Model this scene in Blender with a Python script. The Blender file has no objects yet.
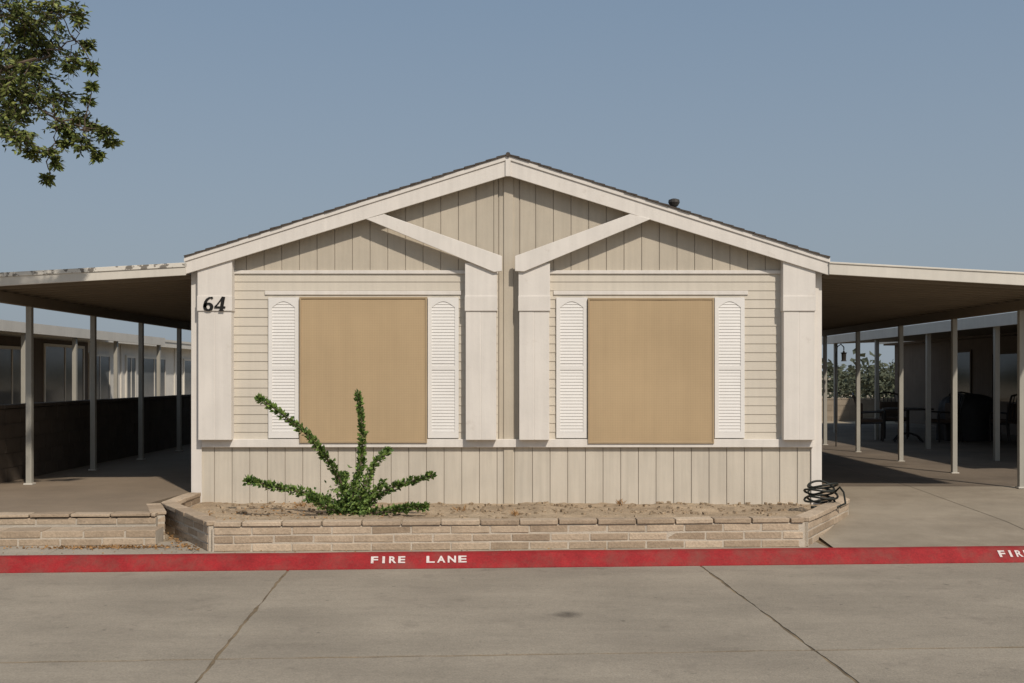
import bpy, math, random
from mathutils import Vector, Matrix, noise as mnoise
random.seed(7)
R = random.random
def U(a,b): return a+(b-a)*random.random()
F=1102.0; HZ=377.0; EYE=1.72
scene=bpy.context.scene

# ---------------------------------------------------------------- materials
def mk(name,col,rough=.8,var=.12,scale=3.0,bump=.0,bscale=60.0,streak=0.0,island=0.0,col2=None,fine=0.0,metal=0.0,grime=None,gscale=.9,glo=.5,ghi=.7):
    m=bpy.data.materials.new(name); m.use_nodes=True
    nt=m.node_tree; N=nt.nodes; L=nt.links
    b=N['Principled BSDF']; b.inputs['Roughness'].default_value=rough; b.inputs['Metallic'].default_value=metal
    try: b.inputs['Specular IOR Level'].default_value=.3
    except: pass
    tc=N.new('ShaderNodeTexCoord')
    def noise(sc,detail=5,vec=None,r=.6):
        n=N.new('ShaderNodeTexNoise'); n.inputs['Scale'].default_value=sc; n.inputs['Detail'].default_value=detail; n.inputs['Roughness'].default_value=r
        L.new(vec or tc.outputs['Object'],n.inputs['Vector']); return n
    def rng(inp,a,b_,c=.3,d=.7):
        r=N.new('ShaderNodeMapRange'); r.inputs[1].default_value=c; r.inputs[2].default_value=d; r.inputs[3].default_value=a; r.inputs[4].default_value=b_
        L.new(inp,r.inputs[0]); return r.outputs[0]
    def mixc(fac,a,bb,mode='MIX'):
        x=N.new('ShaderNodeMix'); x.data_type='RGBA'; x.blend_type=mode
        if isinstance(fac,(int,float)): x.inputs[0].default_value=fac
        else: L.new(fac,x.inputs[0])
        for i,v in ((6,a),(7,bb)):
            if isinstance(v,tuple): x.inputs[i].default_value=(*v[:3],1)
            else: L.new(v,x.inputs[i])
        return x.outputs[2]
    def scl(colr,fac):
        x=N.new('ShaderNodeVectorMath'); x.operation='SCALE'
        if isinstance(colr,tuple): x.inputs[0].default_value=colr
        else: L.new(colr,x.inputs[0])
        L.new(fac,x.inputs[3]); return x.outputs[0]
    cur=tuple(col)
    if col2 is not None:
        if island>0:
            g=N.new('ShaderNodeNewGeometry'); cur=mixc(g.outputs['Random Per Island'],tuple(col),tuple(col2))
        else:
            n=noise(scale*.6,4); cur=mixc(rng(n.outputs[0],0,1,.35,.65),tuple(col),tuple(col2))
    if island>0:
        g=N.new('ShaderNodeNewGeometry'); cur=scl(cur,rng(g.outputs['Random Per Island'],1-island,1+island,0,1))
    if var>0:
        n=noise(scale,6); cur=scl(cur,rng(n.outputs[0],1-var,1+var))
    if fine>0:
        n=noise(bscale,3); cur=scl(cur,rng(n.outputs[0],1-fine,1+fine))
    if streak>0:
        mp=N.new('ShaderNodeMapping'); mp.inputs['Scale'].default_value=(14,14,.7); L.new(tc.outputs['Object'],mp.inputs[0])
        n=noise(1.0,5,mp.outputs[0]); cur=scl(cur,rng(n.outputs[0],1-streak,1.0,.3,.6))
    if grime is not None:
        n=noise(gscale,7,r=.7); cur=mixc(rng(n.outputs[0],0,.85,glo,ghi),cur,tuple(grime))
    if isinstance(cur,tuple): b.inputs['Base Color'].default_value=(*cur,1)
    else: L.new(cur,b.inputs['Base Color'])
    if bump>0:
        n=noise(bscale,4); bp=N.new('ShaderNodeBump'); bp.inputs['Strength'].default_value=bump; bp.inputs['Distance'].default_value=.01
        L.new(n.outputs[0],bp.inputs['Height']); L.new(bp.outputs[0],b.inputs['Normal'])
    return m

M={}
M['trim']=mk('trim_paint',(.70,.66,.61),.6,.05,2.5,.12,40,streak=.08,grime=(.46,.40,.34),gscale=3.5,glo=.62,ghi=.85)
M['lap']=mk('lap_siding_paint',(.58,.53,.45),.6,.05,1.5,.08,50,streak=.07)
M['tan']=mk('panel_siding_paint',(.50,.445,.36),.65,.07,1.6,.15,60,streak=.11)
M['tanlow']=mk('lower_siding_paint',(.56,.51,.43),.65,.07,1.6,.15,60,streak=.14)
M['groove']=mk('siding_groove',(.38,.33,.27),.8,.05)
M['shut']=mk('shutter_vinyl',(.73,.71,.68),.5,.03,3)
M['metal']=mk('white_metal',(.62,.585,.52),.5,.06,2,.05,30,streak=.06)
M['under']=mk('shade_darkened_pan',(.20,.16,.115),.6,.08,1.5)  # white metal underside, colour darkened to imitate the shade beneath the roof
M['post']=mk('post_paint',(.38,.365,.32),.5,.06,4,streak=.1)
M['shingle']=mk('asphalt_shingle',(.075,.062,.052),.95,.3,8,.6,80,fine=.3)
M['black']=mk('black_paint',(.012,.011,.01),.5,.1)
M['soil']=mk('dry_soil',(.30,.225,.15),.95,.25,3,.9,45,fine=.25,col2=(.39,.305,.21))
M['block']=mk('slump_block',(.355,.27,.19),.9,.12,7,.7,45,island=.10,col2=(.45,.36,.265),fine=.14,grime=(.50,.43,.34),gscale=4,glo=.64,ghi=.9)
M['mortar']=mk('mortar',(.50,.44,.36),.95,.12,9,.6,90)
M['fblock']=mk('shade_darkened_fence_block',(.10,.08,.062),.9,.12,4,.6,55,island=.1)  # left fence block, its shadow put into the base colour
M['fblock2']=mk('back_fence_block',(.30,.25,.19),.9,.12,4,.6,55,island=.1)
M['red']=mk('red_curb_paint',(.27,.014,.016),.7,.2,5,.4,60,fine=.18,grime=(.19,.06,.045),gscale=3.5,glo=.46,ghi=.72)
M['white']=mk('white_road_paint',(.64,.55,.52),.7,.1,20,fine=.1,grime=(.42,.12,.1),gscale=30,glo=.58,ghi=.68)
M['walk']=mk('sidewalk_concrete',(.35,.305,.245),.9,.12,2,.4,90,fine=.1,grime=(.24,.20,.155),gscale=1.5,glo=.5,ghi=.75)
M['drive']=mk('driveway_concrete',(.30,.255,.195),.9,.12,1.2,.4,90,fine=.08,grime=(.19,.155,.115),gscale=.7,glo=.45,ghi=.72)
M['drive_shade']=mk('shade_darkened_concrete',(.17,.135,.10),.9,.14,1.2,.4,90,fine=.08,grime=(.10,.08,.06),gscale=.7,glo=.45,ghi=.72)  # driveway concrete darkened in colour to imitate carport shade, over mottled grime
M['patio']=mk('patio_concrete',(.225,.175,.125),.9,.12,1.5,.4,90,fine=.08)
M['leaf']=mk('tree_leaf',(.045,.075,.016),.55,.2,2,island=.35,col2=(.17,.19,.05))
M['sleaf']=mk('shrub_leaf',(.045,.10,.02),.5,.2,3,island=.3,col2=(.17,.24,.06))
M['bark']=mk('bark',(.12,.09,.065),.95,.3,14,.9,50)
M['farleaf']=mk('far_foliage',(.075,.085,.055),.8,.2,.3,island=.3)
M['ground']=mk('desert_ground',(.36,.29,.21),.95,.18,.15,.5,20,col2=(.28,.24,.17),fine=.1)
M['wall2']=mk('neighbour_wall',(.68,.65,.59),.7,.08,2,streak=.1)
M['wall3']=mk('neighbour_shade_painted_wall',(.11,.085,.065),.8,.12,2,streak=.2)  # wall colour with the shade under the carports painted in
M['hose']=mk('hose_rubber',(.02,.022,.018),.45,.2,5)
M['dry']=mk('dry_leaf',(.30,.17,.07),.8,.2,5,island=.4)
M['iron']=mk('dark_iron',(.035,.03,.027),.5,.2,5)
M['fabric']=mk('cushion_fabric',(.10,.07,.05),.9,.2,10)
M['cover']=mk('vinyl_cover',(.03,.03,.032),.6,.2,10)
M['vent']=mk('vent_metal',(.05,.045,.04),.5,.2,5)
M['joint']=mk('joint_filler',(.13,.10,.065),.95,.3,5,.5,50,col2=(.24,.18,.11))

def concrete_road():
    m=mk('road_concrete',(.295,.255,.20),.9,.11,1.6,.5,70,fine=.16,island=.04,grime=(.20,.17,.135),gscale=.8,glo=.48,ghi=.85)
    nt=m.node_tree;N=nt.nodes;L=nt.links;b=N['Principled BSDF']
    src=b.inputs['Base Color'].links[0].from_socket
    tc=N.new('ShaderNodeTexCoord')
    def mul(src,sock):
        s=N.new('ShaderNodeVectorMath'); s.operation='SCALE'; L.new(src,s.inputs[0]); L.new(sock,s.inputs[3]); return s.outputs[0]
    def nz(scale,det,rough,lo,hi,a,bb,vec=None):
        n=N.new('ShaderNodeTexNoise'); n.inputs['Scale'].default_value=scale;n.inputs['Detail'].default_value=det;n.inputs['Roughness'].default_value=rough
        L.new(vec or tc.outputs['Object'],n.inputs[0])
        r=N.new('ShaderNodeMapRange'); r.inputs[1].default_value=lo;r.inputs[2].default_value=hi;r.inputs[3].default_value=a;r.inputs[4].default_value=bb; L.new(n.outputs[0],r.inputs[0]); return r.outputs[0]
    mp=N.new('ShaderNodeMapping'); mp.inputs['Scale'].default_value=(.5,1.6,1); mp.inputs['Rotation'].default_value=(0,0,-.06); L.new(tc.outputs['Object'],mp.inputs[0])
    c=mul(src,nz(1.3,9,.72,.3,.7,.86,1.13,mp.outputs[0]))
    c=mul(c,nz(3.2,9,.7,.56,.70,1,.80))
    c=mul(c,nz(.45,4,.6,.35,.65,.88,1.08))
    c=mul(c,nz(22,6,.75,.3,.7,.88,1.10))
    c=mul(c,nz(11,3,.5,.68,.76,1,.62))
    L.new(c,b.inputs['Base Color'])
    return m
M['road']=concrete_road()
def stain():
    m=mk('oil_stain',(.10,.085,.07),.7,.2,8)
    nt=m.node_tree;N=nt.nodes;L=nt.links;b=N['Principled BSDF']
    tc=N.new('ShaderNodeTexCoord')
    g=N.new('ShaderNodeTexGradient'); g.gradient_type='SPHERICAL'
    mp=N.new('ShaderNodeMapping'); L.new(tc.outputs['Generated'],mp.inputs[0]); mp.inputs['Location'].default_value=(-1,-1,0); mp.inputs['Scale'].default_value=(2,2,0)
    n=N.new('ShaderNodeTexNoise'); n.inputs['Scale'].default_value=9; L.new(tc.outputs['Object'],n.inputs[0])
    L.new(mp.outputs[0],g.inputs[0])
    mu=N.new('ShaderNodeMath'); mu.operation='MULTIPLY'; L.new(g.outputs[1],mu.inputs[0]); L.new(n.outputs[0],mu.inputs[1])
    mu2=N.new('ShaderNodeMath'); mu2.operation='MULTIPLY'; mu2.use_clamp=True; L.new(mu.outputs[0],mu2.inputs[0]); mu2.inputs[1].default_value=1.1
    L.new(mu2.outputs[0],b.inputs['Alpha'])
    return m
M['stain']=stain()
def screen_mat():
    m=mk('solar_screen_mesh',(.44,.325,.195),.85,.06,1.2,0,60,streak=.05)
    nt=m.node_tree;N=nt.nodes;L=nt.links;b=N['Principled BSDF']
    src=b.inputs['Base Color'].links[0].from_socket
    tc=N.new('ShaderNodeTexCoord')
    ws=[]
    for d in 'ZX':
        br=N.new('ShaderNodeTexWave'); br.bands_direction=d; br.inputs['Scale'].default_value=16; br.inputs['Distortion'].default_value=.8; L.new(tc.outputs['Object'],br.inputs[0]); ws.append(br)
    ad=N.new('ShaderNodeMath'); L.new(ws[0].outputs[1],ad.inputs[0]); L.new(ws[1].outputs[1],ad.inputs[1])
    r=N.new('ShaderNodeMapRange'); r.inputs[2].default_value=2; r.inputs[3].default_value=.91; r.inputs[4].default_value=1.07; L.new(ad.outputs[0],r.inputs[0])
    s=N.new('ShaderNodeVectorMath'); s.operation='SCALE'; L.new(src,s.inputs[0]); L.new(r.outputs[0],s.inputs[3])
    L.new(s.outputs[0],b.inputs['Base Color'])
    return m
M['screen']=screen_mat()
M['sframe']=mk('screen_frame',(.38,.285,.175),.6,.06)
M['glass']=mk('window_glass',(.03,.035,.04),.08,.05)
M['glass2']=mk('neighbour_window_glass',(.14,.15,.16),.1,.2,1.0)
M['peel']=mk('peeling_fascia',(.64,.61,.55),.6,.06,2,.2,40,grime=(.11,.095,.08),gscale=9,glo=.535,ghi=.55)

# ---------------------------------------------------------------- mesh helpers
class Acc:
    def __init__(s): s.v=[]; s.f=[]
    def face(s,pts):
        i=len(s.v); s.v+= [tuple(p) for p in pts]; s.f.append(list(range(i,i+len(pts))))
    def box(s,x0,x1,y0,y1,z0,z1):
        i=len(s.v)
        s.v+=[(x0,y0,z0),(x1,y0,z0),(x1,y1,z0),(x0,y1,z0),(x0,y0,z1),(x1,y0,z1),(x1,y1,z1),(x0,y1,z1)]
        for q in ((0,3,2,1),(4,5,6,7),(0,1,5,4),(1,2,6,5),(2,3,7,6),(3,0,4,7)): s.f.append([i+k for k in q])
    def prism(s,poly,y0,y1):
        a=sum(poly[k][0]*poly[(k+1)%len(poly)][1]-poly[(k+1)%len(poly)][0]*poly[k][1] for k in range(len(poly)))
        if a<0: poly=poly[::-1]
        n=len(poly); i=len(s.v)
        s.v+=[(p[0],y0,p[1]) for p in poly]+[(p[0],y1,p[1]) for p in poly]
        s.f.append([i+k for k in range(n)]); s.f.append([i+n+k for k in range(n)][::-1])
        for k in range(n):
            k2=(k+1)%n; s.f.append([i+k,i+n+k,i+n+k2,i+k2])
    def slab(s,poly,z0,z1):
        a=sum(poly[k][0]*poly[(k+1)%len(poly)][1]-poly[(k+1)%len(poly)][0]*poly[k][1] for k in range(len(poly)))
        if a<0: poly=poly[::-1]
        n=len(poly); i=len(s.v)
        s.v+=[(p[0],p[1],z0) for p in poly]+[(p[0],p[1],p[2] if len(p)>2 else z1) for p in poly]
        s.f.append([i+k for k in range(n)][::-1]); s.f.append([i+n+k for k in range(n)])
        for k in range(n):
            k2=(k+1)%n; s.f.append([i+k,i+k2,i+n+k2,i+n+k])
    def obox(s,c,d,l,dep,h,j=0.0):
        d=Vector((d[0],d[1],0)).normalized(); nrm=Vector((d.y,-d.x,0)); c=Vector(c); i=len(s.v)
        for sz in (-1,1):
            for sx,sy in ((-1,-1),(1,-1),(1,1),(-1,1)):
                p=c+d*(sx*l/2)-nrm*(sy*dep/2)+Vector((0,0,sz*h/2))+Vector((U(-j,j),U(-j,j),U(-j,j)))
                s.v.append(tuple(p))
        for q in ((0,3,2,1),(4,5,6,7),(0,1,5,4),(1,2,6,5),(2,3,7,6),(3,0,4,7)): s.f.append([i+k for k in q])
    def tube(s,pts,rads,n=6):
        pts=[Vector(p) for p in pts]; rings=[]
        for k,p in enumerate(pts):
            t=(pts[min(k+1,len(pts)-1)]-pts[max(k-1,0)]).normalized()
            a=Vector((0,0,1)) if abs(t.z)<.9 else Vector((1,0,0))
            u=t.cross(a).normalized(); w=t.cross(u)
            r=rads[k] if hasattr(rads,'__len__') else rads
            i=len(s.v)
            for q in range(n):
                an=2*math.pi*q/n; s.v.append(tuple(p+u*math.cos(an)*r+w*math.sin(an)*r))
            rings.append(i)
        for a,b in zip(rings[:-1],rings[1:]):
            for q in range(n): s.f.append([a+q,a+(q+1)%n,b+(q+1)%n,b+q])
        s.f.append([rings[0]+q for q in range(n)][::-1]); s.f.append([rings[-1]+q for q in range(n)])
    def leaf(s,p,d,l,w):
        d=Vector(d).normalized(); a=Vector((U(-1,1),U(-1,1),U(-1,1)+.6)); sd=d.cross(a)
        if sd.length<1e-3: sd=Vector((1,0,0))
        sd.normalize(); nn=sd.cross(d); p=Vector(p); i=len(s.v)
        s.v+=[tuple(p),tuple(p+d*l*.45+sd*w*.5+nn*w*.15),tuple(p+d*l),tuple(p+d*l*.45-sd*w*.5+nn*w*.15)]
        s.f.append([i,i+1,i+2]); s.f.append([i,i+2,i+3])
    def done(s,name,mat,parent=None,bevel=0,smooth=False):
        me=bpy.data.meshes.new(name); me.from_pydata(s.v,[],s.f); me.update()
        ob=bpy.data.objects.new(name,me); scene.collection.objects.link(ob)
        me.materials.append(M[mat] if isinstance(mat,str) else mat)
        if parent: ob.parent=parent
        if smooth:
            for p in me.polygons: p.use_smooth=True
        if bevel>0:
            b=ob.modifiers.new('bevel','BEVEL'); b.width=bevel; b.segments=2; b.limit_method='ANGLE'
        return ob
def empty(name):
    e=bpy.data.objects.new(name,None); scene.collection.objects.link(e); return e

WY=12.8
def fx(x,Y=WY): return (x-512)/F*Y
def fz(y,Y=WY): return EYE+(HZ-y)/F*Y

# ---------------------------------------------------------------- HOUSE
home=empty('manufactured_home')
RY=WY-.17
apx=(fx(508,RY),fz(156,RY)); le=(fx(185,RY),fz(258,RY)); re=(fx(829,RY),fz(259,RY))
def rake(X):
    if X<apx[0]: t=(X-le[0])/(apx[0]-le[0]); return le[1]+t*(apx[1]-le[1])
    t=(X-apx[0])/(re[0]-apx[0]); return apx[1]+t*(re[1]-apx[1])
XL,XR=fx(193),fx(820)
GZ=.25
YB=31.0
A=Acc(); A.prism([(XL+.01,GZ-.2),(XR-.01,GZ-.2),(XR-.01,rake(XR)-.1),(apx[0],apx[1]-.1),(XL+.01,rake(XL)-.1)],WY,YB); A.done('wall_core','groove',home)
def vboards(acc,x0,x1,zb,zt,w=.205,gap=.007,y=WY-.011,off=0):
    X=x0-off
    while X<x1-.01:
        a=max(X,x0); b=min(X+w-gap,x1)
        if b-a>.01:
            def g(v,q): return v(q) if callable(v) else v
            acc.prism([(a,g(zb,a)),(b,g(zb,b)),(b,g(zt,b)),(a,g(zt,a))],y,WY-.001)
        X+=w
topz=fz(273); lowz=fz(447); ledT=fz(439)
A=Acc(); vboards(A,XL+.1,XR-.1,GZ-.05,lowz-.0,off=.05); A.done('lower_panel_siding','tanlow',home,bevel=.002)
A=Acc()
def rk(X): return rake(X)-.12
cxa,cxb=fx(498),fx(520)
vboards(A,fx(200),cxa,topz+.03,rk,off=.07)
vboards(A,cxb,fx(815),topz+.03,rk,off=.02)
vboards(A,cxa+.012,cxb-.012,lowz,lambda X: rk(X),w=.13)
A.done('gable_panel_siding','tan',home,bevel=.002)
A=Acc(); c=(fx(503)+fx(514))/2
A.prism([(c-.055,GZ),(c+.055,GZ),(c+.055,rk(c+.055)),(c,rk(c)),(c-.055,rk(c-.055))],WY-.028,WY-.012); A.done('centre_batten','tan',home,bevel=.004)
def lap(acc,x0,x1,z0,z1,e=.1):
    n=round((z1-z0)/e); e=(z1-z0)/n
    for k in range(n):
        a=z0+k*e; b=a+e; yb=WY-.0215; yt=WY-.014
        acc.face([(x0,yb,a),(x1,yb,a),(x1,yt,b),(x0,yt,b)])
        acc.face([(x0,WY-.012,a),(x1,WY-.012,a),(x1,yb,a),(x0,yb,a)])
A=Acc(); lap(A,fx(228),cxa,ledT-.02,topz); lap(A,cxb,fx(790),ledT-.02,topz); A.done('lap_siding','lap',home)
A=Acc()
A.box(fx(203),fx(812),WY-.06,WY-.002,lowz,ledT)
A.box(fx(203),cxa,WY-.035,WY-.002,topz-.012,topz+.028)
A.box(cxb,fx(812),WY-.035,WY-.002,topz-.012,topz+.028)
A.box(XL-.012,XL+.11,WY-.035,WY+.08,GZ-.04,fz(262))
A.box(XR-.11,XR+.012,WY-.035,WY+.08,GZ-.04,fz(262))
for a,b in ((268,459),(556,745)):
    A.box(fx(a)-.03,fx(b)+.03,WY-.034,WY-.015,fz(295),fz(291))
A.done('trim_boards','trim',home,bevel=.004)
CY=WY-.14
cols=[(197.5,232,True),(465,497,False),(518.5,550,False),(783,815.5,False)]
A=Acc(); B=Acc()
for a,b,_ in cols:
    xa,xb=fx(a,CY),fx(b,CY); zb=fz(440,CY); zc0=fz(311,CY); zc1=fz(296,CY)
    mid=(xa+xb)/2
    if a>400 and b<600: zt=lambda X: fz(263,CY)
    else: zt=lambda X: rake(X)-.09
    A.box(xa+.008,mid-.003,CY,WY-.01,zb,zc0+.01); A.box(mid+.001,xb-.008,CY+.002,WY-.01,zb,zc0+.01)
    A.box(xa+.05,xb-.05,CY+.004,WY-.01,zb+.002,zc0)
    A.prism([(xa,zc1-.01),(xb,zc1-.01),(xb,zt(xb)),(xa,zt(xa))],CY-.004,WY-.01)
    B.box(xa-.003,xb+.003,CY-.014,WY-.01,zc0,zc1)
A.done('columns','trim',home,bevel=.004); B.done('column_bands','trim',home,bevel=.004)
ft=.205
A=Acc()
A.prism([le,(apx[0]-.002,apx[1]),(apx[0]-.002,apx[1]-ft-.02),(le[0],le[1]-ft+.02)],RY,RY+.026)
A.prism([(apx[0]+.002,apx[1]),re,(re[0],re[1]-ft+.02),(apx[0]+.002,apx[1]-ft-.02)],RY-.0,RY+.026)
A.done('rake_fascia','trim',home,bevel=.004)
A=Acc()
A.prism([(le[0]-.01,le[1]+.005),(apx[0],apx[1]+.005),(apx[0],apx[1]-.045),(le[0]-.01,le[1]-.045)],RY-.014,RY-.001)
A.prism([(apx[0],apx[1]+.005),(re[0]+.01,re[1]+.005),(re[0]+.01,re[1]-.045),(apx[0],apx[1]-.045)],RY-.0145,RY-.001)
A.box(apx[0]-.03,apx[0]+.03,RY-.020,RY-.003,apx[1]-ft-.03,apx[1]-.04)
A.done('rake_drip_trim','trim',home,bevel=.003)
BY=RY-.007
def P(x,y,Y): return (fx(x,Y),fz(y,Y))
A=Acc()
A.prism([P(366,219,BY),P(384,214,BY),P(502,256,BY),P(502,271,BY),P(494,272,BY)],BY,BY+.03)
A.prism([P(515,256,BY),P(630,214,BY),P(651,219,BY),P(524,271.5,BY),P(515,271,BY)],BY,BY+.03)
A.done('gable_braces','trim',home,bevel=.004)
A=Acc()
for (p,q) in ((le,apx),(apx,re)):
    A.prism([(p[0],p[1]-.04),(q[0],q[1]-.04),(q[0],q[1]-.07),(p[0],p[1]-.07)],RY+.027,YB+.3)
A.done('roof_deck','tan',home)
A=Acc()
for sgn,(p,q) in ((1,(le,apx)),(-1,(re,apx))):
    n=30
    for k in range(n):
        t0=k/n; t1=(k+1)/n+ .004
        x0=p[0]+(q[0]-p[0])*t0; z0=p[1]+(q[1]-p[1])*t0; x1=p[0]+(q[0]-p[0])*min(t1,1); z1=p[1]+(q[1]-p[1])*min(t1,1)
        lift=.026+U(0,.003); yy=RY-.022-U(0,.012)
        A.prism([(x0,z0+.006),(x1,z1+.006),(x1,z1+.019),(x0-.01*sgn,z0+lift)],yy,YB+.3)
A.tube([(apx[0],RY-.035,apx[1]+.012),(apx[0],YB+.3,apx[1]+.012)],.028,8)
A.done('roof_shingles','shingle',home)
A=Acc(); vy=14.2; vx=fx(674,vy); vz=max(rake(vx),fz(210,vy))-.03
A.tube([(vx,vy,vz-.15),(vx,vy,vz+.16)],.035,10); A.tube([(vx,vy,vz+.08),(vx,vy,vz+.125),(vx,vy,vz+.16),(vx,vy,vz+.175)],[.05,.075,.07,.03],12)
A.done('roof_vent','vent',home)
def scr(x0,x1,y0,y1):
    a,b,t,bo=fx(x0,12.73),fx(x1,12.73),fz(y0,12.73),fz(y1,12.73)
    A=Acc()
    nx,nz=30,30
    for i in range(nx+1):
        for j in range(nz+1):
            X=a+.02+(b-a-.04)*i/nx; Z=bo+.02+(t-bo-.04)*j/nz
            A.v.append((X,12.732+.004*mnoise.noise(Vector((X*1.7,3,Z*1.3)))+.0012*mnoise.noise(Vector((X*9,3,Z*2))),Z))
    for i in range(nx):
        for j in range(nz):
            p=i*(nz+1)+j; A.f.append([p,p+nz+1,p+nz+2,p+1])
    A.done('window_solar_screen','screen',home,smooth=True)
    A=Acc(); w=.02; f=12.722
    A.box(a,a+w,f,12.775,bo,t); A.box(b-w,b,f,12.775,bo,t)
    A.box(a+w,b-w,f+.001,12.775,t-w,t); A.box(a+w,b-w,f+.001,12.775,bo,bo+w)
    A.done('window_screen_frame','sframe',home,bevel=.002)
scr(299.5,427,297,443); scr(588,714,298,443.5)
A=Acc()
for x0,x1 in ((303,423),(592,710)):
    A.box(fx(x0),fx(x1),WY-.025,WY-.024,fz(438),fz(301))
A.done('window_glass','glass',home)
def shutter(x0,x1,y0,y1):
    Y=12.755; a,b,t,bo=fx(x0,Y)+.004,fx(x1,Y)-.004,fz(y0,Y),fz(y1,Y)
    A=Acc(); s=.045; yf=Y; yb=Y+.023
    A.box(a,a+s,yf,yb,bo,t); A.box(b-s,b,yf,yb,bo,t)
    mid=(t+bo)/2
    A.box(a+s,b-s,yf+.0005,yb,bo,bo+.07); A.box(a+s,b-s,yf+.0005,yb,mid-.025,mid+.025)
    poly=[(a+s,t),(b-s,t)]
    n=10
    for k in range(n+1):
        u=k/n; X=b-s+(a-b+2*s)*u; Z=t-.115+.07*math.sin(math.pi*u)
        poly.append((X,Z))
    A.prism(poly,yf+.0005,yb)
    z=bo+.072
    while z<t-.05:
        if not(mid-.05<z<mid+.022):
            A.face([(a+s,yf+.004,z),(b-s,yf+.004,z),(b-s,yf+.0105,z+.036),(a+s,yf+.0105,z+.036)])
            A.face([(a+s,yf+.0105,z),(b-s,yf+.0105,z),(b-s,yf+.004,z),(a+s,yf+.004,z)])
        z+=.036
    A.box(a+s,b-s,yf+.011,yb,bo,t)
    A.done('window_shutter','shut',home)
for a,b in ((268,299),(427.5,459),(556,587.5),(714.5,745)): shutter(a,b,297.5,438)
def ribbon(acc,pts,w,conv):
    n=len(pts); Lp=[];Rp=[]
    for k in range(n):
        a=Vector(pts[max(k-1,0)]);b=Vector(pts[min(k+1,n-1)]); t=(b-a).normalized(); nn=Vector((-t.y,t.x)); ww=(w[k] if hasattr(w,'__len__') else w)/2
        p=Vector(pts[k]); Lp.append(p+nn*ww); Rp.append(p-nn*ww)
    for k in range(n-1):
        q=[Rp[k],Rp[k+1],Lp[k+1],Lp[k]]; i=len(acc.v)
        acc.v+=[conv(p.x,p.y,0) for p in q]+[conv(p.x,p.y,1) for p in q]
        acc.f.append([i,i+1,i+2,i+3]); acc.f.append([i+7,i+6,i+5,i+4])
        for e in range(4): acc.f.append([i+e,i+4+e,i+4+(e+1)%4,i+(e+1)%4])
def numeral(which,x0,x1,y0,y1):
    Y=CY-.024; A=Acc()
    S=(fz(y0,Y)-fz(y1,Y))
    conv=lambda u,v,d:(fx(x0,Y)+u*S,Y+d*.009,fz(y1,Y)+v*S)
    if which=='6':
        pts=[(.62,.97),(.45,.95),(.28,.82),(.17,.62),(.12,.40)]; W=[.08,.12,.17,.21,.23]
        for k in range(1,19):
            a=math.pi+.15+k/18*2*math.pi; pts.append((.37+.25*math.cos(a),.30+.25*math.sin(a)*.95)); W.append(.13+.10*abs(math.cos(a)))
        ribbon(A,pts,W,conv)
        ribbon(A,[(.60,.88),(.66,.93),(.60,1.0)],.12,conv)
    else:
        sh=lambda e:(lambda u,v,d:(conv(u,v,d)[0],conv(u,v,d)[1]-e,conv(u,v,d)[2]))
        ribbon(A,[(.60,1.0),(.42,.72),(.22,.46),(.05,.30)],[.10,.09,.09,.09],conv)
        ribbon(A,[(.02,.27),(.80,.27)],.13,sh(.001))
        ribbon(A,[(.68,1.02),(.60,.60),(.50,.0)],.24,sh(.002))
        ribbon(A,[(.34,.03),(.70,.03)],.08,sh(.003))
    A.done('house_number','black',home)
numeral('6',203,213,297,311); numeral('4',214,226,297,311)

def text_mesh(body,offset=.0):
    cu=bpy.data.curves.new('t','FONT'); cu.body=body; cu.offset=offset
    o=bpy.data.objects.new('t',cu); scene.collection.objects.link(o); bpy.context.view_layer.update()
    me=bpy.data.meshes.new_from_object(o.evaluated_get(bpy.context.evaluated_depsgraph_get()))
    bpy.data.objects.remove(o); vs=[v.co.copy() for v in me.vertices]
    x0=min(v.x for v in vs);x1=max(v.x for v in vs);y0=min(v.y for v in vs);y1=max(v.y for v in vs)
    pts=[((v.x-x0)/(x1-x0),(v.y-y0)/(y1-y0)) for v in vs]
    return pts,[list(p.vertices) for p in me.polygons]

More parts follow.
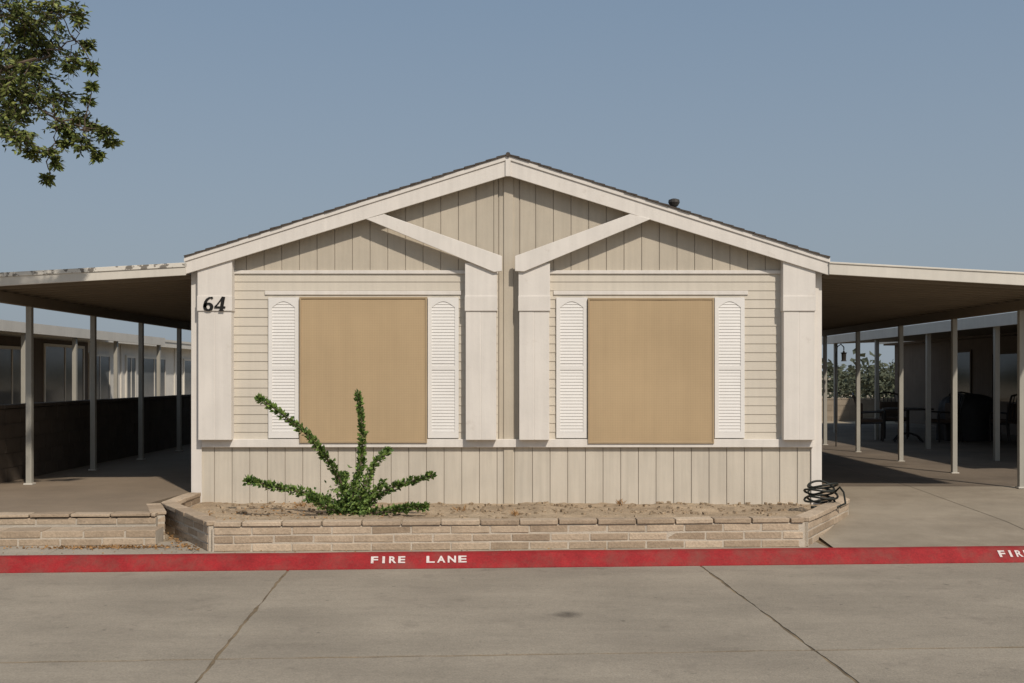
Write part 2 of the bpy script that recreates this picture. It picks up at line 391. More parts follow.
# ---------------------------------------------------------------- CARPORTS
def carport(sg,xin,xout,xpost,posts,zin,zout,gz,ptop,fm,under='under'):
    e=empty('carport'); Y0=RY-.02; Y1=24.5
    x0,x1=sg*xin,sg*xout
    def pr(a,m,nm,**k): return a.done(nm,m,e,**k)
    A=Acc(); A.prism([(x0,zin+.02),(x1,zout+.02),(x1,zout+.05),(x0,zin+.05)],Y0+.03,Y1); pr(A,'metal','roof_pan')
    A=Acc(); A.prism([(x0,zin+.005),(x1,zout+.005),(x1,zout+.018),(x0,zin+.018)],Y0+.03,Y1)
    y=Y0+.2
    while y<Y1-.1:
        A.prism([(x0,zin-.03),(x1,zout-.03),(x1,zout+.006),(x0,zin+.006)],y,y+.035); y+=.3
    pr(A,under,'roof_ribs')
    A=Acc(); A.prism([(x0,zin-.005),(x1,zout-.015),(x1,zout+.135),(x0,zin+.135)],Y0,Y0+.028)
    pr(A,'metal' if fm=='metal' else 'metal','front_fascia',bevel=.004)
    A=Acc(); A.prism([(x0,zin+.09 if fm=='peel' else zin+.12),(x1,zout+.09 if fm=='peel' else zout+.12),(x1,zout+.14),(x0,zin+.14)],Y0-.012,Y0+.06)
    A.box(min(x1,x1+sg*.02),max(x1,x1+sg*.02),Y0,Y1,zout-.03,zout+.135)
    pr(A,fm,'edge_gutter',bevel=.003)
    A=Acc(); A.box(sg*xpost-.045,sg*xpost+.045,Y0+.1,Y1,ptop,zout+.0+abs(xout-xpost)*.03-.03); pr(A,'under','beam',bevel=.004)
    A=Acc(); B=Acc()
    for py in posts:
        A.box(sg*xpost-.036,sg*xpost+.036,py-.036,py+.036,gz,ptop)
        B.box(sg*xpost-.055,sg*xpost+.055,py-.055,py+.055,gz-.01,gz+.008)
    pr(A,'post','posts',bevel=.006); pr(B,'metal','post_bases')
    return e
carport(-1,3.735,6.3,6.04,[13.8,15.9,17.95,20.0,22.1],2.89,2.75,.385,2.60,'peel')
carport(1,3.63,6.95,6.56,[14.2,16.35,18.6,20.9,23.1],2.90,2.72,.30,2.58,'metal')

# ---------------------------------------------------------------- ROAD FRAME
ANG=.06; Y0R=9.93; ca,sa=math.cos(ANG),math.sin(ANG)
def RF(lx,ly,z): return (lx*ca-ly*sa, Y0R+lx*sa+ly*ca, z)
def jit_edge(a,b,step=.12,j=.006):
    a=Vector(a);b=Vector(b);n=max(1,int((b-a).length/step)); t=(b-a).normalized(); nn=Vector((-t.y,t.x))
    return [tuple(a+(b-a)*k/n+nn*(U(-j,j)+.012*mnoise.noise(Vector((a.x+k*.21,a.y,b.x)))*(1 if k else 0))) for k in range(n)]
road=empty('road')
xs=[-21,-17.2,-13.4,-9.6,-5.8,-2.0,1.72,5.5,9.3,13.1,17,21]
ys=[-.0,-3.1,-6.3,-9.5,-12.5]
A=Acc()
g=.011
for i in range(len(xs)-1):
    for j in range(len(ys)-1):
        x0,x1,y1,y0=xs[i]+g,xs[i+1]-g,ys[j]-(0 if j==0 else .014),ys[j+1]+.014
        near=(i in (3,4,5,6,7) and j<2)
        st=.08 if near else 10
        poly=jit_edge((x0,y0),(x1,y0),st,.004)+jit_edge((x1,y0),(x1,y1),st,.006)+jit_edge((x1,y1),(x0,y1),st if j else 10,.004 if j else 0)+jit_edge((x0,y1),(x0,y0),st,.006)
        k=len(A.v); A.v+=[RF(p[0],p[1],0) for p in poly]; A.f.append(list(range(k,k+len(poly))))
        k2=len(A.v); A.v+=[RF(p[0],p[1],-.02) for p in poly]
        n=len(poly)
        for q in range(n): A.f.append([k+q,k2+q,k2+(q+1)%n,k+(q+1)%n])
A.done('slabs','road',road)
A=Acc(); A.face([RF(-60,-14,-.005),RF(60,-14,-.005),RF(60,.05,-.005),RF(-60,.05,-.005)]); A.done('joint_bed','joint',road)
A=Acc()
for s in (-1,1):
    a,b=sorted((s*21.01,s*60)); A.face([RF(a,-12.5,0),RF(b,-12.5,0),RF(b,0,0),RF(a,0,0)])
A.done('outer_slabs','road',road)
def stn(px,py,w,h):
    Y=F*EYE/(py-HZ); X=fx(px,Y); B=Acc(); B.face([(X-w,Y-h,.004),(X+w,Y-h,.004),(X+w,Y+h,.004),(X-w,Y+h,.004)]); B.done('oil_stain','stain',road)
stn(568,615,.13,.13)

curb=empty('red_curb')
A=Acc()
prof=[(0,-.012),(0,.006),(.115,.112),(.135,.122),(.2,.124),(.2,-.02)]
n=120; X0,X1=-30,30
for k in range(n+1):
    lx=X0+(X1-X0)*k/n; w=.006*mnoise.noise(Vector((lx*1.3,0,0)))
    for (py,pz) in prof: A.v.append(RF(lx,py+w,pz+(w*.5 if pz>.05 else 0)))
m=len(prof)
for k in range(n):
    for q in range(m-1):
        a=k*m+q; A.f.append([a,a+m,a+m+1,a+1])
A.done('curb_body','red',curb)
uv=Vector((0,.115,.106)).normalized()
def stencil(word,lx0,lx1,s0,s1):
    pts,fs=text_mesh(word,.03)
    A=Acc()
    for u,v in pts:
        s=s0+(s1-s0)*v; A.v.append(RF(lx0+(lx1-lx0)*u,uv.y*s-.678*.006,.006+uv.z*s+.735*.006))
    A.f=fs; A.done('fire_lane_marking','white',curb)
def lxp(px): return fx(px,9.98)
def letters(word,p0,p1):
    n=len(word); W=(p1-p0)/(n+.28*(n-1))
    for i,ch in enumerate(word):
        a=p0+i*W*1.28
        if ch=='I': stencil(ch,lxp(a+W*.32),lxp(a+W*.68),.055,.132)
        else: stencil(ch,lxp(a),lxp(a+W),.055,.132)
letters('FIRE',372,406); letters('LANE',427,467)
letters('FIRE',1014,1048)

walk=empty('sidewalk')
A=Acc()
segs=[-30,-18,-12,-9,-7.2,-5.6,-4.2,-2.9,-1.5,0,1.5,3.0]
for a,b in zip(segs[:-1],segs[1:]):
    bk=1.0
    A.slab([RF(a+.004,.203,0)[:2],RF(b-.004,.203,0)[:2],RF(b-.004,bk,0)[:2],RF(a+.004,bk,0)[:2]],.0,.118)
A.done('slabs','walk',walk,bevel=.006)
drv=empty('driveway')
A=Acc(); A2=Acc()
dx=[3.01,5.2,8.2]
dp=[(None,.119),(11.6,.2),(14.4,.29),(14.402,.29),(18.0,.30),(18.02,.30),(24,.30),(30,.30)]
for x0,x1 in zip(dx[:-1],dx[1:]):
    for k in range(len(dp)-1):
        y0,z0=dp[k]; y1,z1=dp[k+1]
        if y1-(y0 or 0)<.1: continue
        ya=y0 if y0 else RF(x0,.203,0)[1]; yb=y0 if y0 else RF(x1,.203,0)[1]
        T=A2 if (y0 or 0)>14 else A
        i=len(T.v)
        g2=.005
        T.v+=[(x0+g2,ya,z0),(x1-g2,yb,z0),(x1-g2,y1,z1),(x0+g2,y1,z1)]
        T.f.append([i,i+1,i+2,i+3])
A.done('slabs','drive',drv); A2.done('carport_slabs','drive_shade',drv)  # carport slabs take the concrete copy with painted-in shade
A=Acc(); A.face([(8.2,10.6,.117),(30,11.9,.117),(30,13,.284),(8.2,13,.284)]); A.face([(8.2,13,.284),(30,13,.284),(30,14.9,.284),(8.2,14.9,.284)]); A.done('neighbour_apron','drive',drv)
A=Acc(); A.face([(8.2,14.91,.284),(30,14.91,.284),(30,34,.284),(8.2,34,.284)]); A.done('neighbour_carport_slab','drive_shade',drv)
A=Acc(); A.face([(2.9,10.3,.10),(8.4,10.6,.10),(8.4,13,.22),(2.9,13,.22)]); A.face([(2.9,13,.22),(8.4,13,.22),(8.4,30,.280),(2.9,30,.280)]); A.done('joint_bed','joint',drv)

# ---------------------------------------------------------------- masonry
def course(acc,p0,p1,z0,h,L=.36,dep=.12,off=0.0,gap=.014,j=.003):
    p0=Vector((p0[0],p0[1],0));p1=Vector((p1[0],p1[1],0)); d=(p1-p0); T=d.length; d.normalize(); nr=Vector((d.y,-d.x,0))
    s=-off*L
    while s<T-.02:
        a=max(s,0)+gap/2; b=min(s+L,T)-gap/2
        if b-a>.03:
            c=p0+d*((a+b)/2)+Vector((0,0,z0+h/2))+nr*U(-.003,.003)
            acc.obox(c,d,b-a,dep,h-gap,j)
        s+=L
pl=empty('raised_planter')
FL=(-2.74,10.16); FR=(2.75,10.46); SL=(-3.66,11.72); SR=(3.62,12.06); HL=(-3.66,12.72); HR=(3.62,12.72)
path=[HL,SL,FL,FR,SR,HR]
zb=.112; ch=.0775
A=Acc(); Mo=Acc()
for k in range(3):
    for si,(p,q) in enumerate(zip(path[:-1],path[1:])):
        course(A,p,q,zb+k*ch,ch,L=.365,dep=.13,off=.5 if (k+si)%2 else .05)
for si,(p,q) in enumerate(zip(path[:-1],path[1:])):
    p_=Vector(p);q_=Vector(q)
    Mo.obox(((p_.x+q_.x)/2,(p_.y+q_.y)/2,zb+3*ch/2-.03),(q_-p_),(q_-p_).length+.02,.120,3*ch+.06,0)
A.done('blocks','block',pl,bevel=.006); Mo.done('mortar','mortar',pl)
A=Acc()
for si,(p,q) in enumerate(zip(path[:-1],path[1:])):
    course(A,p,q,zb+3*ch-.003,.055,L=.365,dep=.155,off=.3,gap=.012)
A.done('cap_blocks','block',pl,bevel=.007)
A=Acc(); nx,ny=150,34
def frontY(X):
    if X<FL[0]: t=(X-SL[0])/(FL[0]-SL[0]); return SL[1]+t*(FL[1]-SL[1])
    if X>FR[0]: t=(X-FR[0])/(SR[0]-FR[0]); return FR[1]+t*(SR[1]-FR[1])
    t=(X-FL[0])/(FR[0]-FL[0]); return FL[1]+t*(FR[1]-FL[1])
for i in range(nx+1):
    X=-3.63+7.22*i/nx; f=frontY(X)+.05
    for j in range(ny+1):
        Y=f+(12.79-f)*j/ny
        z=.305-.05*(j/ny)+.022*mnoise.noise(Vector((X*2,Y*2,0)))+.014*mnoise.noise(Vector((X*9,Y*9,4)))+.008*mnoise.noise(Vector((X*25,Y*25,4)))
        A.v.append((X,Y,z))
for i in range(nx):
    for j in range(ny):
        p=i*(ny+1)+j; A.f.append([p,p+ny+1,p+ny+2,p+1])
A.done('soil','soil',pl,smooth=True)
A=Acc()
for k in range(700):
    X=U(-3.3,3.3); Y=U(frontY(X)+.12,12.7); r=U(.006,.024)
    A.obox((X,Y,.295-.03*(Y-10)/2.7+r*.3),(U(-1,1),U(-1,1)),r*2,r*1.5,r*1.3,r*.3)
A.done('pebbles','soil',pl)
A=Acc()
for (cx,cy) in ((fx(515,11.4),11.4),(fx(300,12.2),12.2),(fx(620,12.4),12.4),(fx(460,11.8),11.8)):
    for k in range(26):
        a=U(0,6.28); A.leaf((cx+U(-.04,.04),cy+U(-.04,.04),.28),(math.cos(a)*.7,math.sin(a)*.7,U(.4,1.2)),U(.05,.11),.008)
for k in range(260):
    X=random.gauss(-2.4,.5); Y=U(10.7,12.6)
    if X<-3.2 or Y<frontY(X)+.15: continue
    A.leaf((X,Y,.30),(U(-1,1),U(-1,1),U(-.1,.5)),U(.02,.05),U(.01,.02))
A.done('dry_weeds','dry',pl)

# left patio: two stacked block steps then slab
pt=empty('patio')
A=Acc(); Mo=Acc()
tiers=[(10.60,.112,2,-3.40,False),(10.92,.262,1,-3.52,True)]
for (yy,z0,nr,xe,cap) in tiers:
    p0,p1=(-7.0,yy-.16),(xe,yy+.05)
    for k in range(nr):
        course(A,p0,p1,z0+k*.0765,.0765,L=.39,dep=.30 if not cap else .15,off=.5 if k%2 else .05)
    if cap: course(A,p0,p1,z0+nr*.0765-.003,.045,L=.39,dep=.19,off=.2)
    h=nr*.0765
    Mo.obox(((p0[0]+p1[0])/2,(p0[1]+p1[1])/2,z0+h/2-.02),(p1[0]-p0[0],p1[1]-p0[1]),math.hypot(p1[0]-p0[0],p1[1]-p0[1])-.01,.29 if not cap else .14,h+.01)
p1,p2=(-3.52,10.97),(-3.82,11.75)
for k in range(3): course(A,p1,p2,.112+k*.0765,.0765,L=.39,dep=.13,off=.5 if k%2 else .05)
course(A,p1,p2,.112+3*.0765-.003,.045,L=.39,dep=.16,off=.2)
Mo.obox(((p1[0]+p2[0])/2,(p1[1]+p2[1])/2,.22),(p2[0]-p1[0],p2[1]-p1[1]),.82,.12,.24)
A.done('step_blocks','block',pt,bevel=.006); Mo.done('step_mortar','mortar',pt)
A=Acc()
A.slab([(-7.0,10.82),(-3.60,11.03),(-3.88,11.75),(-3.78,12.9),(-3.72,12.9),(-3.72,18),(-6.5,18),(-7,18)],.1,.372)
A.slab([(-7.0,18.01),(-3.72,18.01),(-3.72,30),(-7,30)],.1,.372)
A.done('patio_slab','patio',pt)
A=Acc()
for k in range(560):
    lx=random.gauss(-3.75,.38); ly=.66-abs(random.gauss(0,.06)); p=RF(lx,ly,.121+U(0,.012))
    A.leaf(p,(U(-1,1),U(-1,1),U(-.1,.25)),U(.02,.045),U(.01,.02))
for k in range(160):
    lx=U(-6,3); ly=.23+.3*R(); p=RF(lx,ly-.02,.126)
    A.leaf(p,(U(-1,1),U(-1,1),.05),U(.012,.03),U(.008,.014))
for k in range(160):
    a=Vector(SL).lerp(Vector(FL),R()); A.leaf((a.x-.12-abs(random.gauss(0,.06)),a.y-.05,.125+U(0,.01)),(U(-1,1),U(-1,1),U(-.1,.25)),U(.02,.045),U(.01,.02))
A.done('leaf_litter','dry')

# ---------------------------------------------------------------- shrub
sh=empty('shrub'); SY=11.55
base=Vector((fx(352,SY),SY,.27))
def PX(x,y,Y): return Vector((fx(x,Y),Y,fz(y,Y)))
branches=[
 [(349,512,0),(345,492,0),(333,468,-.1),(312,440,-.2),(283,415,-.3),(258,398,-.35)],
 [(350,512,0),(354,490,0),(361,462,.1),(362,430,.1),(358,393,.05)],
 [(345,514,0),(330,503,0),(305,493,-.1),(275,487,-.2),(247,480,-.25)],
 [(362,514,0),(372,500,0),(392,488,-.1),(412,481,-.15),(433,475,-.2)],
 [(355,512,0),(364,490,0),(374,465,.1),(389,450,.2)],
 [(360,514,0),(385,512,-.1),(405,508,-.2),(426,507,-.3)],
 [(340,514,0),(322,505,-.2),(308,497,-.3)],
 [(352,512,0),(343,480,.1),(345,476,.2)],
 [(356,512,0),(366,500,.2),(384,482,.3)]]
A=Acc(); Lf=Acc()
for bi,br in enumerate(branches):
    pts=[PX(x,y,SY+d) for x,y,d in br]
    fine=[]
    for k in range(len(pts)-1):
        a=pts[max(k-1,0)];b=pts[k];c_=pts[k+1];d=pts[min(k+2,len(pts)-1)]
        for t in [q/6 for q in range(6)]:
            fine.append(.5*((2*b)+(-a+c_)*t+(2*a-5*b+4*c_-d)*t*t+(-a+3*b-3*c_+d)*t**3))
    fine.append(pts[-1])
    n=len(fine); A.tube(fine,[.014*(1-.7*k/n)+.002 for k in range(n)],6)
    tot=sum((fine[k+1]-fine[k]).length for k in range(n-1))
    cnt=int(tot*620)
    for q in range(cnt):
        t=R()**.95; k=min(int(t*(n-1)),n-2); p=fine[k].lerp(fine[k+1],t*(n-1)-k)
        if t<.08 and R()<.5: continue
        tg=(fine[k+1]-fine[k]).normalized()
        rad=.080*(1-.45*t)*U(.15,1)*(0.70+.5*abs(math.sin(t*tot*11+bi)))
        o=Vector((U(-1,1),U(-1,1),U(-1,1))).normalized()
        Lf.leaf(p+o*rad*.6,o+tg*.6+Vector((0,0,.3)),U(.032,.056),U(.024,.042))
for q in range(850):
    o=Vector((random.gauss(0,.13),random.gauss(0,.10),abs(random.gauss(0,.16))))
    Lf.leaf(base+o,Vector((U(-1,1),U(-1,1),U(0,1))),U(.03,.055),U(.02,.038))
A.done('stems','bark',sh); Lf.done('leaves','sleaf',sh)

# ---------------------------------------------------------------- hose
A=Acc(); hc=Vector((3.28,11.7,.37))
pts=[]
for k in range(170):
    a=k*.2; r=.15+.025*math.sin(k*.13)
    pts.append(hc+Vector((math.cos(a)*r,math.sin(a)*r*.7,.02+.0012*k+.06*math.sin(a*.5+1)*math.sin(a))))
A.tube(pts,.012,6)
pts=[hc+Vector((.14,-.05,.14)),hc+Vector((.17,-.1,.19)),hc+Vector((.2,-.14,.14)),hc+Vector((.2,-.2,.03)),hc+Vector((.1,-.26,.0)),hc+Vector((-.1,-.2,-.01))]
A.tube(pts,.011,6)
A.tube([hc+Vector((-.1,-.2,-.01)),hc+Vector((-.16,-.19,-.01))],[.016,.014],8)
A.done('garden_hose','hose',smooth=True)

# ---------------------------------------------------------------- ground
A=Acc()
gp=[(-1500,-.04),(9.7,-.04),(10.1,-.03),(13,.2),(16,.24),(40,.24),(3000,.24)]
gxs=[-3000,-60,-20,0,20,60,3000]
for gx in gxs:
    for gy,gz_ in gp: A.v.append((gx,gy,gz_))
m=len(gp)
for i in range(len(gxs)-1):
    for j in range(m-1):
        a=i*m+j; A.f.append([a,a+m,a+m+1,a+1])
A.done('ground','ground')

def fence(p0,p1,z0,rows,h=.2,mt='fblock'):
    e=empty('block_wall'); A=Acc(); Mo=Acc()
    for k in range(rows): course(A,p0,p1,z0+k*h,h,L=.4,dep=.15,off=.5 if k%2 else 0,j=.002)
    course(A,p0,p1,z0+rows*h,.06,L=.4,dep=.19,off=.2,j=.002)
    a=Vector(p0);b=Vector(p1); Mo.obox(((a.x+b.x)/2,(a.y+b.y)/2,z0+rows*h/2),(b-a),(b-a).length,.134,rows*h)
    A.done('blocks',mt,e); Mo.done('mortar',mt,e)
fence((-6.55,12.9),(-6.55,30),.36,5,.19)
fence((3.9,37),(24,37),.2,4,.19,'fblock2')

# ---------------------------------------------------------------- neighbour homes
def neighbour_left():
    e=empty('manufactured_home')
    A=Acc(); A.box(-17,-9.6,15,38,.2,2.62); A.prism([(-17.3,2.62),(-9.35,2.62),(-9.35,2.66),(-13.3,2.9),(-17.3,2.66)],14.8,38.2); A.done('walls','wall2',e)
    A=Acc(); A.prism([(-9.25,2.66),(-9.25,2.72),(-13.3,2.98),(-13.3,2.92)],14.6,38.4); A.prism([(-17.4,2.66),(-17.4,2.72),(-13.3,2.98),(-13.3,2.92)],14.6,38.4); A.done('roof','metal',e)
    A=Acc(); A.box(-9.34,-9.27,14.7,38.3,2.52,2.67)
    G=Acc()
    for y0,y1,z0,z1 in ((20.3,21.9,1.0,2.25),(22.6,24.6,.4,2.35),(25.0,26.2,1.1,2.2),(27.4,28.0,1.2,2.2),(28.6,30.4,1.1,2.2),(32.2,34.2,1.1,2.2),(16.5,18.5,1.1,2.2)):
        G.box(-9.6,-9.575,y0,y1,z0,z1); w=.06
        A.box(-9.6,-9.56,y0-w,y0,z0-w,z1+w);A.box(-9.6,-9.56,y1,y1+w,z0-w,z1+w);A.box(-9.6,-9.561,y0,y1,z0-w,z0);A.box(-9.6,-9.561,y0,y1,z1,z1+w);A.box(-9.6,-9.562,(y0+y1)/2-.02,(y0+y1)/2+.02,z0,z1)
    for y in (15,27,31.3,36,37.9): A.box(-9.6,-9.57,y,y+.1,.3,2.5)
    A.done('trim','metal',e); G.done('windows','glass2',e)
    B=Acc(); B.box(-9.59,-9.58,15.0,24.9,.3,2.5); B.done('painted_wall_shade','wall3',e)  # dark sheet over the white wall, standing in for carport shade
    c=empty('carport'); A=Acc(); A.prism([(-9.26,2.62),(-7.95,2.55),(-7.95,2.60),(-9.26,2.67)],14.6,25.2); A.box(-7.98,-7.93,14.6,25.2,2.44,2.61); A.done('roof','metal',c)
    A=Acc()
    for y in (16,18.1,20.2,22.3,25.0): A.box(-8.05,-7.98,y-.035,y+.035,.24,2.5)
    A.done('posts','post',c)
neighbour_left()
def neighbour_right():
    e=empty('manufactured_home')
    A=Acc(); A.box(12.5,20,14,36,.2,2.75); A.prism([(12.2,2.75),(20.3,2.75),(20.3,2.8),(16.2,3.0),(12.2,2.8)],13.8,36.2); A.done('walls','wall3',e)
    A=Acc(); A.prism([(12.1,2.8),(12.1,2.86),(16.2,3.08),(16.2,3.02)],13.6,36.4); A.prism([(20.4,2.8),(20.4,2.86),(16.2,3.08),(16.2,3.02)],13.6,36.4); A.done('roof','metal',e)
    A=Acc();G=Acc()
    for y0,y1,z0,z1 in ((17,19,1.1,2.3),(22,23.6,1.1,2.3),(26.8,28.6,1.1,2.3),(30,31,.4,2.4)):
        G.box(12.475,12.5,y0,y1,z0,z1); w=.06
        A.box(12.46,12.5,y0-w,y0,z0-w,z1+w);A.box(12.46,12.5,y1,y1+w,z0-w,z1+w);A.box(12.461,12.5,y0,y1,z0-w,z0);A.box(12.461,12.5,y0,y1,z1,z1+w)
    A.done('trim','wall3',e); G.done('windows','glass',e)
    c=empty('carport'); XO=8.25
    A=Acc(); A.prism([(12.2,2.84),(XO,2.70),(XO,2.75),(12.2,2.89)],15,33); A.box(XO-.05,XO,15,33,2.58,2.78); A.done('roof','metal',c)
    A=Acc(); A.prism([(12.2,2.80),(XO+.01,2.66),(XO+.01,2.69),(12.2,2.83)],15.1,32.9); A.done('roof_underside','under',c)
    A=Acc()
    for y in (16.0,18.9,22.0,25.1,28.3,31.4): A.box(XO+.02,XO+.1,y-.04,y+.04,.28,2.68)
    A.done('posts','post',c)
neighbour_right()

def chair(cx,cy,rot):
    e=empty('patio_chair'); A=Acc(); B=Acc()
    for sx in (-.26,.26):
        A.tube([(sx,-.25,0),(sx,-.27,.62),(sx,-.2,.66),(sx,.2,.64),(sx,.25,.6)],.022,6)
        A.tube([(sx,.3,0),(sx,.22,.42),(sx,.27,.75),(sx,.36,1.02)],.022,6)
        A.tube([(sx,-.26,.42),(sx,.22,.40)],.02,6)
    A.tube([(-.26,.36,1.02),(0,.38,1.07),(.26,.36,1.02)],.022,6)
    A.tube([(-.26,-.26,.42),(.26,-.26,.42)],.016,6)
    for k in range(5):
        x=-.18+.09*k; A.tube([(x,.23,.45),(x,.28,.75),(x,.365,1.03)],.013,5)
    B.box(-.25,.25,-.26,.22,.42,.50); B.box(-.22,.22,.17,.24,.5,.85)
    A.done('frame','iron',e); B.done('cushion','fabric',e,bevel=.02)
    e.location=(cx,cy,.29); e.rotation_euler=(0,0,rot)
chair(8.0,24.6,math.radians(75)); chair(8.9,25.8,math.radians(0)); chair(9.55,24.4,math.radians(-80)); chair(10.9,24.2,math.radians(200)); chair(10.9,26.6,math.radians(150))
e=empty('patio_table'); A=Acc()
A.tube([(0,0,.70),(0,0,.705),(0,0,.735),(0,0,.74)],[.5,.55,.55,.5],28)
A.tube([(0,0,.1),(0,0,.7)],.035,8)
for k in range(4):
    a=k*math.pi/2+.5; A.tube([(0,0,.2),(math.cos(a)*.3,math.sin(a)*.3,.12),(math.cos(a)*.42,math.sin(a)*.42,0)],.02,6)
A.done('table','iron',e); e.location=(8.8,24.5,.29)
# covered patio heap (fabric cover draped over stacked furniture)
e=empty('covered_patio_furniture'); A=Acc(); nn,hh=28,9
for j in range(hh+1):
    t=j/hh; z=1.05*math.sin(t*math.pi/2)**.9; s=(1-t**5*.98)
    for i in range(nn):
        a=2*math.pi*i/nn; sq=1/max(abs(math.cos(a)),abs(math.sin(a)))**.6
        rr=(.55+.05*math.sin(a*7+t)*(1-t)+.03*math.sin(a*13))*s*sq
        A.v.append((math.cos(a)*rr*1.15,math.sin(a)*rr*.8,z+.05*math.sin(a*2)*t*(1-t)*2))
for j in range(hh):
    for i in range(nn): A.f.append([j*nn+i,j*nn+(i+1)%nn,(j+1)*nn+(i+1)%nn,(j+1)*nn+i])
A.f.append([hh*nn+i for i in range(nn)])
A.done('cover','cover',e,smooth=True); e.location=(10.35,25.0,.29)
e=empty('hanging_lantern'); hx,hy=fx(836,22.5),22.5; A=Acc()
A.tube([(0,0,0),(0,0,1.9),(.03,0,2.05),(.1,0,2.1),(.16,0,2.04),(.16,0,1.98)],.012,6)
A.tube([(.16,0,1.98),(.16,0,1.93)],[.005,.03],8); A.tube([(.16,0,1.93),(.16,0,1.90),(.16,0,1.78),(.16,0,1.75)],[.07,.05,.045,.06],8)
A.done('hook_and_lantern','iron',e); e.location=(hx,hy,.29)

# ---------------------------------------------------------------- distant trees
A=Acc()
for k in range(240):
    cx=U(-170,170); cy=U(120,170); h=U(1.8,3.6)*(1.5 if R()<.15 else 1); r=h*U(.5,.9)
    for q in range(50):
        o=Vector((random.gauss(0,.45),random.gauss(0,.45),random.gauss(0,.3)))*r
        A.leaf((cx+o.x,cy+o.y,.3+h*.5+o.z),(U(-1,1),U(-1,1),U(-.5,1)),U(.6,1.2),U(.5,.9))
for (cx,cy,h) in ((fx(885,60),60,2.6),(fx(850,75),75,2.0),(fx(905,70),70,2.6),(fx(868,80),80,2.6)):
    for q in range(1200):
        o=Vector((random.gauss(0,.5),random.gauss(0,.5),random.gauss(0,.33)))*h*.6
        A.leaf((cx+o.x*1.7,cy+o.y,.25+h*.4+o.z),(U(-1,1),U(-1,1),U(-.5,1)),U(.15,.4),U(.12,.25))
A.done('distant_trees','farleaf')

# ---------------------------------------------------------------- tree
tr=empty('tree'); A=Acc(); Lf=Acc()
TY=11.2; tb=Vector((-8.3,11.3,.1))
A.tube([tb,tb+Vector((.05,0,.8)),tb+Vector((0,.05,1.8)),tb+Vector((.1,0,2.9))],[.22,.17,.15,.13],12)
fork=tb+Vector((.1,0,2.9))
def limb(p,q,r0,r1,sag=.15,n=6):
    pts=[]
    for k in range(n+1):
        t=k/n; v=p.lerp(q,t)+Vector((U(-.05,.05),U(-.05,.05),sag*math.sin(math.pi*t)+U(-.03,.03)))*(1 if 0<k<n else 0)
        pts.append(v)
    A.tube(pts,[r0+(r1-r0)*k/n for k in range(n+1)],6); return pts
def cluster(c,r,dens=1.0):
    nt=int((9+r*75)*dens)
    sq=Vector((U(.8,1.4),1,U(.6,1.1)))
    for k in range(nt):
        d=Vector((random.gauss(0,1)*sq.x,random.gauss(0,1),random.gauss(0,.8)*sq.z)).normalized(); L=r*U(.3,1.25)
        st=c+Vector((U(-1,1),U(-1,1),U(-1,1)))*r*.35; en=st+d*L+Vector((0,0,-.15*L))
        md=st.lerp(en,.5)+Vector((0,0,.08*L))
        A.tube([st,md,en],[.005,.0035,.002],3)
        m_=max(4,int(L/.03))
        for q in range(m_):
            t=.15+.9*q/m_; p=st.lerp(md,t*2) if t<.5 else md.lerp(en,(t-.5)*2)
            for s_ in (-1,1):
                if R()<.15: continue
                sd=d.cross(Vector((U(-.5,.5),U(-.5,.5),1))).normalized()*s_
                Lf.leaf(p,sd+d*U(.3,1)+Vector((0,0,U(-.9,.2))),U(.045,.085),U(.02,.036))
vis=[(15,15,40),(55,10,26),(5,60,40),(45,50,28),(72,62,15),(86,44,8),(78,16,12),(92,66,6),(22,100,28),(58,98,20),(80,118,12),(92,126,9),(106,132,9),(112,142,6),(84,143,10),(98,154,7),(62,126,13),(70,134,8),(22,138,16),(32,152,9),(50,152,10),(56,164,6),(47,178,5),(5,130,20),(66,144,8),(34,75,26),(92,86,5),(30,30,28),(12,85,28),(10,115,20),(88,100,5)]
l1=limb(fork,PX(-60,60,TY),.09,.04,.3); l2=limb(fork,PX(-80,-40,TY),.09,.04,.3)
n1=PX(-10,75,TY); limb(l1[-1],n1,.04,.025,.05); n2=PX(40,60,TY); limb(n1,n2,.025,.015,.03); n3=PX(55,118,TY); limb(n1,n3,.02,.012,.06); n4=PX(0,10,TY); limb(l2[-1],n4,.035,.02,.05)
n5=PX(85,128,TY); limb(n3,n5,.010,.006,.02); n6=PX(50,155,TY); limb(n3,n6,.009,.005,.01); n7=PX(75,40,TY); limb(n2,n7,.010,.006,.02)
nodes=[n1,n2,n3,n4,n5,n6,n7]
for (x,y,r) in vis:
    c=PX(x,y,TY+U(-.4,.4)*(1 if r>15 else .3)); nn=min(nodes,key=lambda q:(q-c).length); limb(nn,c,.007,.004,.02,4)
    cluster(c,r/F*TY,1.45)
for k in range(60):
    d=Vector((random.gauss(0,1),random.gauss(0,1),random.gauss(0,.8))).normalized()*U(.5,1)
    c=Vector((-8.0,11.3,5.2))+Vector((d.x*2.1,d.y*1.9,d.z*1.7))
    px=512+F*c.x/c.y
    if px>-50: continue
    limb(fork.lerp(c,.3),c,.03,.008,.1,4); cluster(c,U(.3,.45),.7)
A.done('trunk_and_limbs','bark',tr); Lf.done('leaves','leaf',tr)

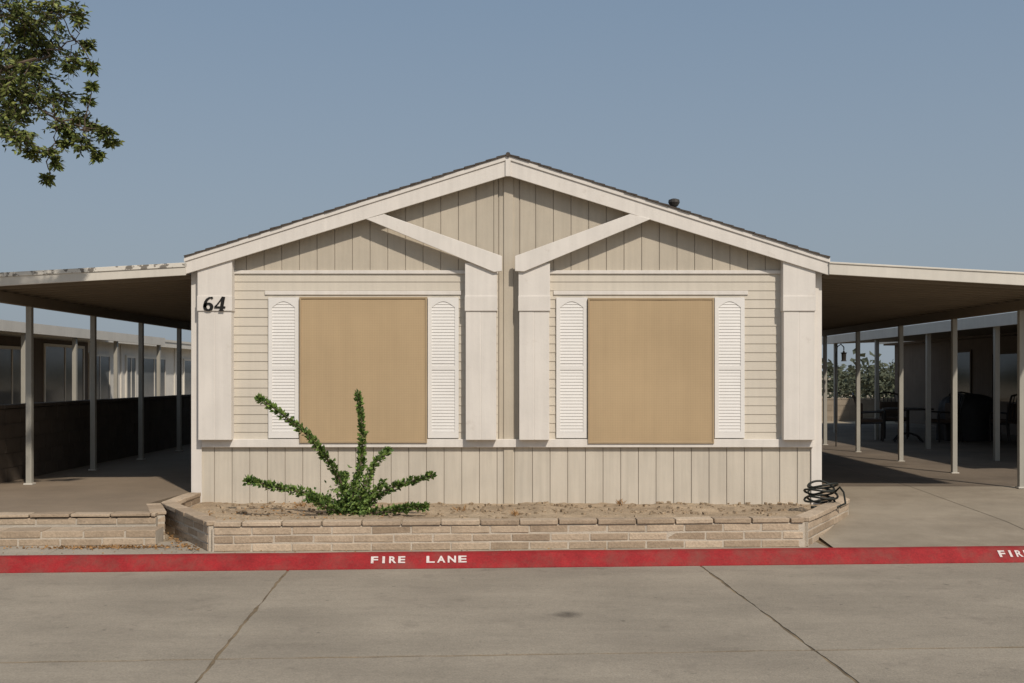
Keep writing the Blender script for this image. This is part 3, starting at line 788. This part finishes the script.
# ---------------------------------------------------------------- light
Ld=Vector((-.50,1.0,-1.12)).normalized()
sun=bpy.data.lights.new('sun','SUN'); sun.energy=3.3; sun.angle=math.radians(1.5); sun.color=(1,.905,.785)
so=bpy.data.objects.new('sun',sun); scene.collection.objects.link(so); so.rotation_euler=Ld.to_track_quat('-Z','Y').to_euler()
w=bpy.data.worlds.new('World'); scene.world=w; w.use_nodes=True; nt=w.node_tree
bg=nt.nodes['Background']; sk=nt.nodes.new('ShaderNodeTexSky'); sk.sky_type='NISHITA'; sk.sun_disc=False
sk.sun_elevation=math.asin(-Ld.z); sk.sun_rotation=math.atan2(-Ld.x,-Ld.y); sk.air_density=1.0; sk.dust_density=4.5; sk.ozone_density=1.0
# haze layer: thicker towards the horizon
tc=nt.nodes.new('ShaderNodeTexCoord'); sp=nt.nodes.new('ShaderNodeSeparateXYZ'); nt.links.new(tc.outputs['Generated'],sp.inputs[0])
mr=nt.nodes.new('ShaderNodeMapRange'); mr.inputs[1].default_value=0.0; mr.inputs[2].default_value=.36; nt.links.new(sp.outputs[2],mr.inputs[0])
hz=nt.nodes.new('ShaderNodeMix'); hz.data_type='RGBA'; hz.inputs[6].default_value=(3.4,3.95,4.45,1); hz.inputs[7].default_value=(2.1,2.95,4.05,1); nt.links.new(mr.outputs[0],hz.inputs[0])
mx=nt.nodes.new('ShaderNodeMix'); mx.data_type='RGBA'; mx.inputs[0].default_value=.80
nt.links.new(sk.outputs[0],mx.inputs[6]); nt.links.new(hz.outputs[2],mx.inputs[7]); nt.links.new(mx.outputs[2],bg.inputs[0]); bg.inputs[1].default_value=.10

cam=bpy.data.cameras.new('camera'); co=bpy.data.objects.new('camera',cam); scene.collection.objects.link(co)
co.location=(0,0,EYE); co.rotation_euler=(math.radians(90),0,0); cam.sensor_width=36; cam.lens=F/1024*36; cam.shift_y=(HZ-341.5)/1024
cam.clip_end=6000; cam.clip_start=.05; scene.camera=co
scene.view_settings.view_transform='Standard'; scene.view_settings.look='None'; scene.view_settings.exposure=0
